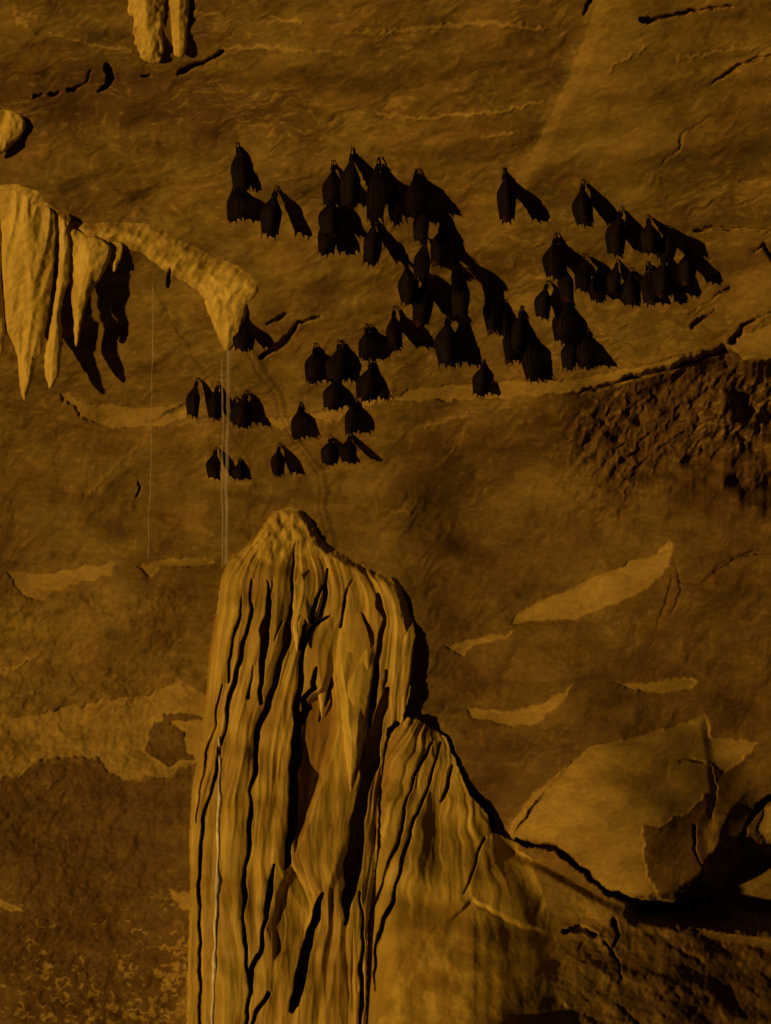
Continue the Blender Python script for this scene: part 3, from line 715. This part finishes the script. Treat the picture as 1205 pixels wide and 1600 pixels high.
outline_body([(318, 470), (335, 460), (355, 452), (378, 460), (388, 478), (382, 505), (374, 530), (362, 547), (353, 550), (342, 532), (332, 505)], 0.015, 0.06,
             'single dripping stalactite at the lower end of the pale calcite sheet', 9, GL, thick=0.035, flute=0.008)
GT = 'stalactites at the top edge'
outline_body([(200, -80), (255, -80), (258, 0), (256, 40), (258, 75), (250, 98), (238, 100), (222, 94), (212, 70), (205, 30), (198, 0)], 0.06, 0.03,
             'thick orange stalactite against the ledge at the top edge', 10, GT, thick=0.03, wob=4)
outline_body([(266, -80), (298, -80), (296, 0), (293, 50), (292, 80), (284, 92), (272, 88), (268, 50), (264, 0)], 0.06, 0.035,
             'narrow pale stalactite right of the thick orange one at the top edge', 11, GT, thick=0.022)
outline_body([(-20, 172), (0, 170), (22, 172), (38, 184), (42, 196), (32, 214), (16, 230), (0, 242), (-20, 250)], 0.012, 0.05,
             'lumpy pale calcite knob with a black shadow edge at the left picture edge', 12, None, thick=0.03, cat='calcite lobe', name='calcite_lobe', flute=0.012)

# ------------------------------------------------------------------ 5. falling and trickling water
def thread(name, pts, r, mat, label, cat, nang=8):
    path = [(x, y, p, r) for x, y, p in pts]
    co, f, at_ = loft(path, nseg=60, nang=nang, seed=20, flute=0.3, squash=1.0, knob=0.4)
    base = Vector(at(*pts[0]))
    o = mesh_obj(name, co - np.array(base), f, mat, None, None); o.location = base
    return tag(o, label, cat)
pt = surf(355, 548) + 0.09; pe = pt - 0.0
thread('water_drip', [(358, 548, pt), (355, 700, pt), (353, 880, pt)], 3.0, MAT_WATER, 'thin thread of water falling from the dripping stalactite, the thicker right one', 'water drip')
thread('water_drip', [(347, 560, pt - .01), (348, 700, pt - .01), (347, 885, pt - .01)], 1.3, MAT_WATER, 'faint thinner thread of water just left of the main falling thread', 'water drip')
p3 = surf(239, 446) + 0.002
thread('water_drip', [(239, 446, p3), (237, 640, p3), (232, 872, p3)], 0.9, MAT_WATER, 'very faint falling thread of water at left above the smooth buff ledge', 'water drip')
def colP(x, y):
    a, b = np.array([[float(x)]]), np.array([[float(y)]])
    return float(column_relief(a, b)[0][0, 0])
def drip_tip(outline, lift0, lift1, seed, thick):
    """a pointed tip of the column's drapery hanging in front of the deeper folds"""
    O = np.array(outline, float); a = O[np.argmin(O[:, 1])]; b = O[np.argmax(O[:, 1])]
    p0 = max(colP(a[0] + dx, a[1] + dy) for dx in (-6, 0, 6) for dy in (2, 16, 30)); p1 = max(colP(b[0] + dx, b[1] - dy) for dx in (-12, -6, 0) for dy in (0, 12, 30))
    outline_body(outline, 0, 0, None, seed, thick=thick, name='drip_tip', flute=0.0025, parent=column, res=1.2, P01=(p0 - 0.018, max(p1, p0 - 0.03) + lift1))
drip_tip([(556, 930), (566, 960), (578, 1000), (583, 1050), (575, 1100), (565, 1150), (557, 1200), (548, 1242), (541, 1195), (534, 1130), (528, 1060), (532, 1005), (545, 960)], 0, 0.004, 701, 0.022)
drip_tip([(468, 890), (476, 910), (481, 935), (478, 965), (471, 990), (464, 1020), (458, 985), (458, 940), (462, 910)], 0, 0.003, 705, 0.013)
drip_tip([(508, 970), (516, 1000), (518, 1040), (511, 1080), (503, 1124), (496, 1085), (496, 1030), (501, 995)], 0, 0.004, 707, 0.013)

tp = [(342, 1150), (343, 1200), (342, 1260), (341, 1320), (339, 1380), (337, 1430), (336, 1480), (334, 1530), (333, 1570), (331, 1630)]
ty_ = np.arange(1150, 1632, 5.0); tx_ = np.interp(ty_, [q[1] for q in tp], [q[0] for q in tp]) + 1.5 * pn(ty_ / 40, ty_ * 0, 601)
co_, f_, _a = loft([(x, y, max(colP(x + d_, y) for d_ in (-2, 0, 2)) + 0.0015, (0.9 + 1.3 * min(1, i / 12)) * (1 + 0.5 * math.sin(i * 0.37) * math.sin(i * 0.11))) for i, (x, y) in enumerate(zip(tx_, ty_))], nseg=150, nang=10, seed=31, flute=0.4, squash=1.0, knob=0.5)
b_ = Vector(at(342, 1150, colP(342, 1150)))
o_ = mesh_obj('water_trickle', co_ - np.array(b_), f_, MAT_TRICKLE); o_.location = b_
tag(o_, 'glistening white water trickle running down the left side of the column', 'water trickle')

# ------------------------------------------------------------------ 6. bats
def rings(zs, rx, ry, cy, n=14, cx=None):
    """vertical loft with elliptical sections, closed with points"""
    A = np.linspace(0, 2 * np.pi, n, endpoint=False)
    V = []; F = []
    for i, z in enumerate(zs):
        ox = cx[i] if cx is not None else 0
        for a in A: V.append((ox + rx[i] * math.cos(a), cy[i] + ry[i] * math.sin(a), z))
    m = len(zs)
    for i in range(m - 1):
        for j in range(n):
            a, b = i * n + j, i * n + (j + 1) % n
            F.append((a, b, b + n)); F.append((a, b + n, a + n))
    V.append(((cx[0] if cx is not None else 0), cy[0], zs[0])); V.append(((cx[-1] if cx is not None else 0), cy[-1], zs[-1]))
    for j in range(n):
        F.append((j, (j + 1) % n, m * n)); F.append(((m - 1) * n + j, (m - 1) * n + (j + 1) % n, m * n + 1))
    return V, F

def bat_wing(side, spread, droop, rs):
    """folded wing: curved skin wrapped round the body, elbow near the middle, lower edge notched between the finger tips"""
    nu, nv = 15, 18
    oz = [0.09, 0.16, 0.24, 0.31, 0.38, 0.44, 0.52, 0.62, 0.74, 0.86, 0.97]
    ox = [0.014, 0.026, 0.058, 0.105, 0.150, 0.185, 0.198, 0.190, 0.172, 0.155, 0.158]
    eu = [0.0, 0.14, 0.30, 0.46, 0.58, 0.72, 0.86, 1.0]
    ez = [0.80, 0.86, 0.83 + 0.04 * rs.random(), 0.90 + 0.06 * droop, 0.87, 0.85 + 0.04 * rs.random(), 0.88, 0.90 + 0.07 * droop]
    V = []; F = []
    for layer in (0, 1):
        for i in range(nu):
            u = i / (nu - 1)
            zb = float(np.interp(u, eu, ez))
            for j in range(nv):
                v = j / (nv - 1)
                z = 0.09 + (zb - 0.09) * v
                xo = float(np.interp(z, oz, ox)) * (1 + spread * float(sst(0.25, 0.6, z)))
                x = xo * (u + 0.02 * (1 - u))
                th = u * 1.7
                y = -(0.035 + 0.11 * math.sin(min(1, v * 1.5) * math.pi / 2)) * math.cos(th) + 0.004 * math.cos(u * 14) * v + 0.010 * layer
                V.append((side * x, y, -z))
    L = nu * nv
    for l in (0, 1):
        for i in range(nu - 1):
            for j in range(nv - 1):
                a = l * L + i * nv + j
                F += [(a, a + 1, a + nv + 1), (a, a + nv + 1, a + nv)]
    def edge(a, b):
        F.append((a, b, b + L)); F.append((a, b + L, a + L))
    for i in range(nu - 1): edge(i * nv, (i + 1) * nv); edge(i * nv + nv - 1, (i + 1) * nv + nv - 1)
    for j in range(nv - 1): edge(j, j + 1); edge((nu - 1) * nv + j, (nu - 1) * nv + j + 1)
    return V, F

def tube(pts, r, n=6):
    P_ = [Vector(p) for p in pts]; V = []; F = []
    for i, p in enumerate(P_):
        d = (P_[min(i + 1, len(P_) - 1)] - P_[max(i - 1, 0)]).normalized()
        a = d.orthogonal().normalized(); b = d.cross(a)
        for k in range(n):
            t = 2 * math.pi * k / n
            V.append(tuple(p + (a * math.cos(t) + b * math.sin(t)) * r[i]))
    for i in range(len(P_) - 1):
        for k in range(n):
            a, b = i * n + k, i * n + (k + 1) % n
            F.append((a, b, b + n)); F.append((a, b + n, a + n))
    F += [(0, k, k + 1) for k in range(1, n - 1)]
    e = (len(P_) - 1) * n; F += [(e, e + k + 1, e + k) for k in range(1, n - 1)]
    return V, F

def merge(parts):
    V = []; F = []
    for v, f in parts:
        o = len(V); V += v; F += [tuple(i + o for i in t) for t in f]
    return V, F

def make_bat(spread, droop, head_turn, seed, lop=1.0, brown=0):
    """unit bat: feet at the origin, hanging down -1, facing -Y"""
    rs = random.Random(seed)
    parts = []
    zs = [-0.13, -0.18, -0.26, -0.36, -0.48, -0.58, -0.68, -0.74, -0.78, -0.83, -0.88, -0.92, -0.945]
    rx = [0.015, 0.03, 0.06, 0.095, 0.125, 0.13, 0.11, 0.075, 0.075, 0.085, 0.075, 0.045, 0.015]
    ry = [0.02, 0.045, 0.065, 0.08, 0.09, 0.095, 0.085, 0.06, 0.07, 0.09, 0.08, 0.045, 0.015]
    cy = [0.0, 0.0, 0.0, 0.0, 0.0, 0.0, -0.005, -0.01, -0.02, -0.04, -0.055, -0.08, -0.10]
    cx = [0] * 8 + [head_turn * k for k in (0.01, 0.02, 0.03, 0.045, 0.055)]
    parts.append(('body', MAT_FUR_B if brown else MAT_FUR, rings(zs, rx, ry, cy, 16, cx)))
    for s in (-1, 1):
        parts.append(('wing', MAT_WING, bat_wing(s, spread if s == 1 else spread * lop, droop, rs)))
        leg = tube([(s * 0.045, 0, -0.20), (s * 0.034, 0.004, -0.12), (s * 0.022, 0.004, -0.05), (s * 0.018, 0.0, -0.012), (s * 0.016, 0.015, 0.004)], [0.018, 0.012, 0.009, 0.010, 0.006])
        claws = [tube([(s * 0.018, 0.0, -0.012), (s * 0.018 + k * 0.010, 0.012, 0.004), (s * 0.018 + k * 0.012, 0.03, 0.0)], [0.005, 0.004, 0.001], 4) for k in (-1, 0, 1)]
        parts.append(('leg', MAT_WING, merge([leg] + claws)))
        hx = head_turn * 0.03
        ear = tube([(hx + s * 0.045, -0.03, -0.86), (hx + s * 0.065, -0.03, -0.92), (hx + s * 0.078, -0.035, -0.99)], [0.026, 0.020, 0.002], 6)
        parts.append(('ear', MAT_WING, ear))
    # a slightly bent, leaning body
    bend = rs.uniform(-0.05, 0.05)
    parts = [(nm, mat, ([(x + bend * math.sin(-z * 3.0), y, z) for x, y, z in V], F)) for nm, mat, (V, F) in parts]
    # shared meshes
    res = []
    for nm, mat, (V, F) in parts:
        me = bpy.data.meshes.new('bat_' + nm)
        me.from_pydata(V, [], F); me.materials.append(mat)
        me.polygons.foreach_set('use_smooth', [True] * len(me.polygons)); me.update()
        res.append((nm, me))
    return res

# spread, hem droop, head turn, seed, asymmetry of the left wing, brown fur
SPEC = [(0.05, 0.6, 0.3, 1, -0.5, 0), (0.30, 1.0, 0.8, 2, 0.1, 0), (-0.15, 0.1, -0.6, 3, 1.0, 1), (0.60, 1.2, 0.0, 4, 1.0, 0),
        (0.12, 0.9, -0.8, 5, 2.4, 0), (-0.05, 0.3, 1.0, 6, -2.0, 0), (0.22, 0.2, -0.3, 7, -0.6, 1), (0.0, 1.3, 0.5, 8, 4.0, 0)]
KINDS = [make_bat(*sp) for sp in SPEC]
ALT = {0: (0, 4, 5, 7), 1: (1, 6, 4), 2: (2, 5, 2), 3: (3,)}
# foot x, foot y, bottom y, width px, kind, yaw degrees, label
BATS = [
 (371, 222, 302, 42, 1, 10, 'big dark bat at the top of the leftmost pair, foot highest of that pair'),
 (367, 283, 350, 40, 0, -20, 'dark bat directly beneath the big bat of the leftmost upper pair'),
 (433, 290, 375, 34, 0, 15, 'lone bat right of the leftmost upper pair, hanging a little lower'),
 (520, 250, 328, 38, 1, 0, 'upper left bat of the large central cluster, its wing elbow sticking out left'),
 (551, 231, 333, 38, 0, 25, 'topmost bat of the large central cluster'),
 (592, 246, 352, 40, 0, -15, 'long bat right of the topmost one in the central cluster'),
 (618, 282, 356, 30, 2, -15, 'bat tucked behind the long bat, with a jagged wing hem over bare rock'),
 (523, 300, 376, 36, 0, 10, 'bat in the middle of the left row of the central cluster'),
 (513, 322, 404, 36, 0, -10, 'lowest bat of the left row of the central cluster'),
 (584, 336, 420, 34, 1, 5, 'bat alone below the hanging row, beside the bright bare rock patch'),
 (651, 264, 343, 36, 0, -10, 'bat with a thin neck starting the right branch of the central cluster'),
 (666, 312, 386, 30, 2, 5, 'reddish brown bat just under the start of the right branch'),
 (664, 366, 445, 38, 0, 15, 'stout bat midway down the centre of the central cluster'),
 (690, 346, 420, 30, 2, 0, 'slim bat right of the stout one, half lost in shadow'),
 (665, 425, 516, 34, 2, 0, 'long slim bat hanging under the stout one'),
 (633, 402, 480, 34, 0, -5, 'bat at left of the stout one with its head over bare rock'),
 (616, 478, 552, 27, 0, 0, 'narrow bat hanging by itself left of the cluster tail'),
 (712, 398, 462, 34, 1, 30, 'bat in the dark diagonal band right of the stout one'),
 (729, 418, 505, 32, 0, 5, 'bat at the middle of the dark diagonal band'),
 (702, 488, 577, 42, 0, 0, 'wide bat low in the middle with a pointed top like a cone'),
 (763, 448, 525, 31, 2, 0, 'brownish bat hanging clear below the diagonal band'),
 (789, 468, 530, 28, 0, 10, 'small bat just right of the brownish one in the cluster tail'),
 (793, 498, 572, 28, 2, -5, 'left bat of the thick tail end of the central cluster'),
 (816, 478, 556, 34, 0, 10, 'upper bat of the thick tail end of the central cluster'),
 (828, 518, 600, 34, 0, -20, 'lowest right bat of the tail of the central cluster'),
 (756, 562, 622, 30, 0, 0, 'single bat on the pale band below the central cluster'),
 (788, 262, 353, 31, 2, 0, 'lone slim bat between the central cluster and the right cluster'),
 (911, 280, 358, 35, 0, 5, 'left uppermost bat of the right cluster, tall pointed neck'),
 (972, 322, 405, 36, 0, 0, 'bat hanging at the middle of the upper right diagonal row'),
 (962, 345, 400, 26, 2, 20, 'small bat pressed to the left side of the middle one in the upper right row'),
 (1012, 335, 400, 36, 1, 20, 'bat in the dark mass above the four spaced bats at right'),
 (1042, 352, 410, 34, 1, -10, 'bat at the right end of the dark mass of the upper right row'),
 (966, 405, 462, 26, 0, 20, 'small dark bat at the left end of the spaced lower row at right'),
 (986, 418, 482, 36, 0, 0, 'bat with spread hem, second in the spaced lower row at right'),
 (1012, 408, 480, 34, 2, 10, 'bat with a long neck, third in the spaced lower row at right'),
 (1038, 396, 470, 38, 1, 0, 'wide winged bat, fourth in the spaced lower row at right'),
 (1074, 384, 450, 29, 2, 0, 'clear almond shaped bat, rightmost bat of the spaced lower row'),
 (869, 364, 440, 36, 0, -5, 'top bat of the lower right column of bats'),
 (880, 408, 476, 32, 2, 10, 'bat tucked just under the top one of the lower right column'),
 (856, 438, 503, 28, 2, 0, 'reddish bat at the left side of the lower right column'),
 (912, 396, 460, 36, 1, 15, 'dark bat right of the top one in the lower right column'),
 (938, 412, 476, 34, 0, 0, 'bat at the right side of the lower right column with its head clear'),
 (892, 462, 542, 44, 0, 0, 'large bat in the centre of the lower right column'),
 (889, 516, 582, 34, 0, 5, 'lowest left bat of the lower right column'),
 (916, 512, 580, 36, 0, -10, 'lowest right bat of the lower right column'),
 (493, 536, 603, 33, 0, 0, 'left one of two broad bats hanging side by side below the cracks'),
 (530, 531, 601, 45, 1, 0, 'right one of two broad bats hanging side by side, the wider'),
 (521, 586, 643, 40, 1, 10, 'bat hanging below and between the two broad bats'),
 (573, 506, 566, 36, 1, 0, 'bat right of and above the two broad bats, with a square wing shadow'),
 (580, 560, 631, 42, 1, 0, 'broad bat left of the pale ledge with a thin line of shadow by it'),
 (470, 628, 690, 36, 0, -10, 'bat left of the three low bats, near the stained rock'),
 (553, 622, 682, 28, 2, 0, 'slim bat under the broad bat by the pale ledge'),
 (517, 680, 729, 30, 0, 0, 'left one of the two lowest middle bats'),
 (548, 676, 727, 36, 0, 10, 'right one of the two lowest middle bats'),
 (437, 692, 747, 26, 0, 0, 'lowest bat above the column top with its shadow beside it'),
 (385, 500, 552, 38, 3, 0, 'dark open-winged shape in the corner right of the dripping stalactite'),  # dark corner shape, built as an open-winged bat
 (309, 590, 656, 23, 2, 0, 'leftmost bat of the row left of the falling water'),
 (341, 596, 660, 27, 2, 0, 'second bat of the row, touching the falling water thread on its left'),
 (386, 610, 672, 38, 0, 0, 'cone shaped bat right of the falling water'),
 (368, 618, 664, 20, 2, 0, 'small bat squeezed between the falling water and the cone shaped bat'),
 (338, 698, 752, 28, 0, 15, 'bottom left bat beside the falling water'),
 (374, 714, 752, 26, 3, 0, 'small bat right of the falling water at the bottom row'),
]
for i, (fx_, fy_, by_, w_, kd, yaw, label) in enumerate(BATS):
    p = surf(fx_, fy_) + 0.004
    base = Vector(at(fx_, fy_, p))
    sc = (CAM_D - p) / CAM_D * M_PX
    L = (by_ - fy_) * sc * 1.02
    root = empty('bat', base, label, 'bat', 'bats hanging from the cave ceiling')
    rb = random.Random(i * 7 + 3); kd = ALT[kd][rb.randrange(len(ALT[kd]))]
    root.rotation_euler = (math.radians(rb.uniform(-3, 3)), math.radians(rb.uniform(-7, 7)), math.radians(yaw * 1.6 + rb.uniform(-25, 25)))
    flip = 1
    wd = 0.98 * w_ * rb.uniform(0.94, 1.08) * sc / (0.40 * (1 + SPEC[kd][0] * (0.5 + 0.5 * SPEC[kd][4])) * L)
    for nm, me in KINDS[kd]:
        o = bpy.data.objects.new(nm, me); COL.objects.link(o); o.parent = root
        o.scale = (L * wd * flip, L * min(1.1, 0.5 + 0.5 * wd), L)
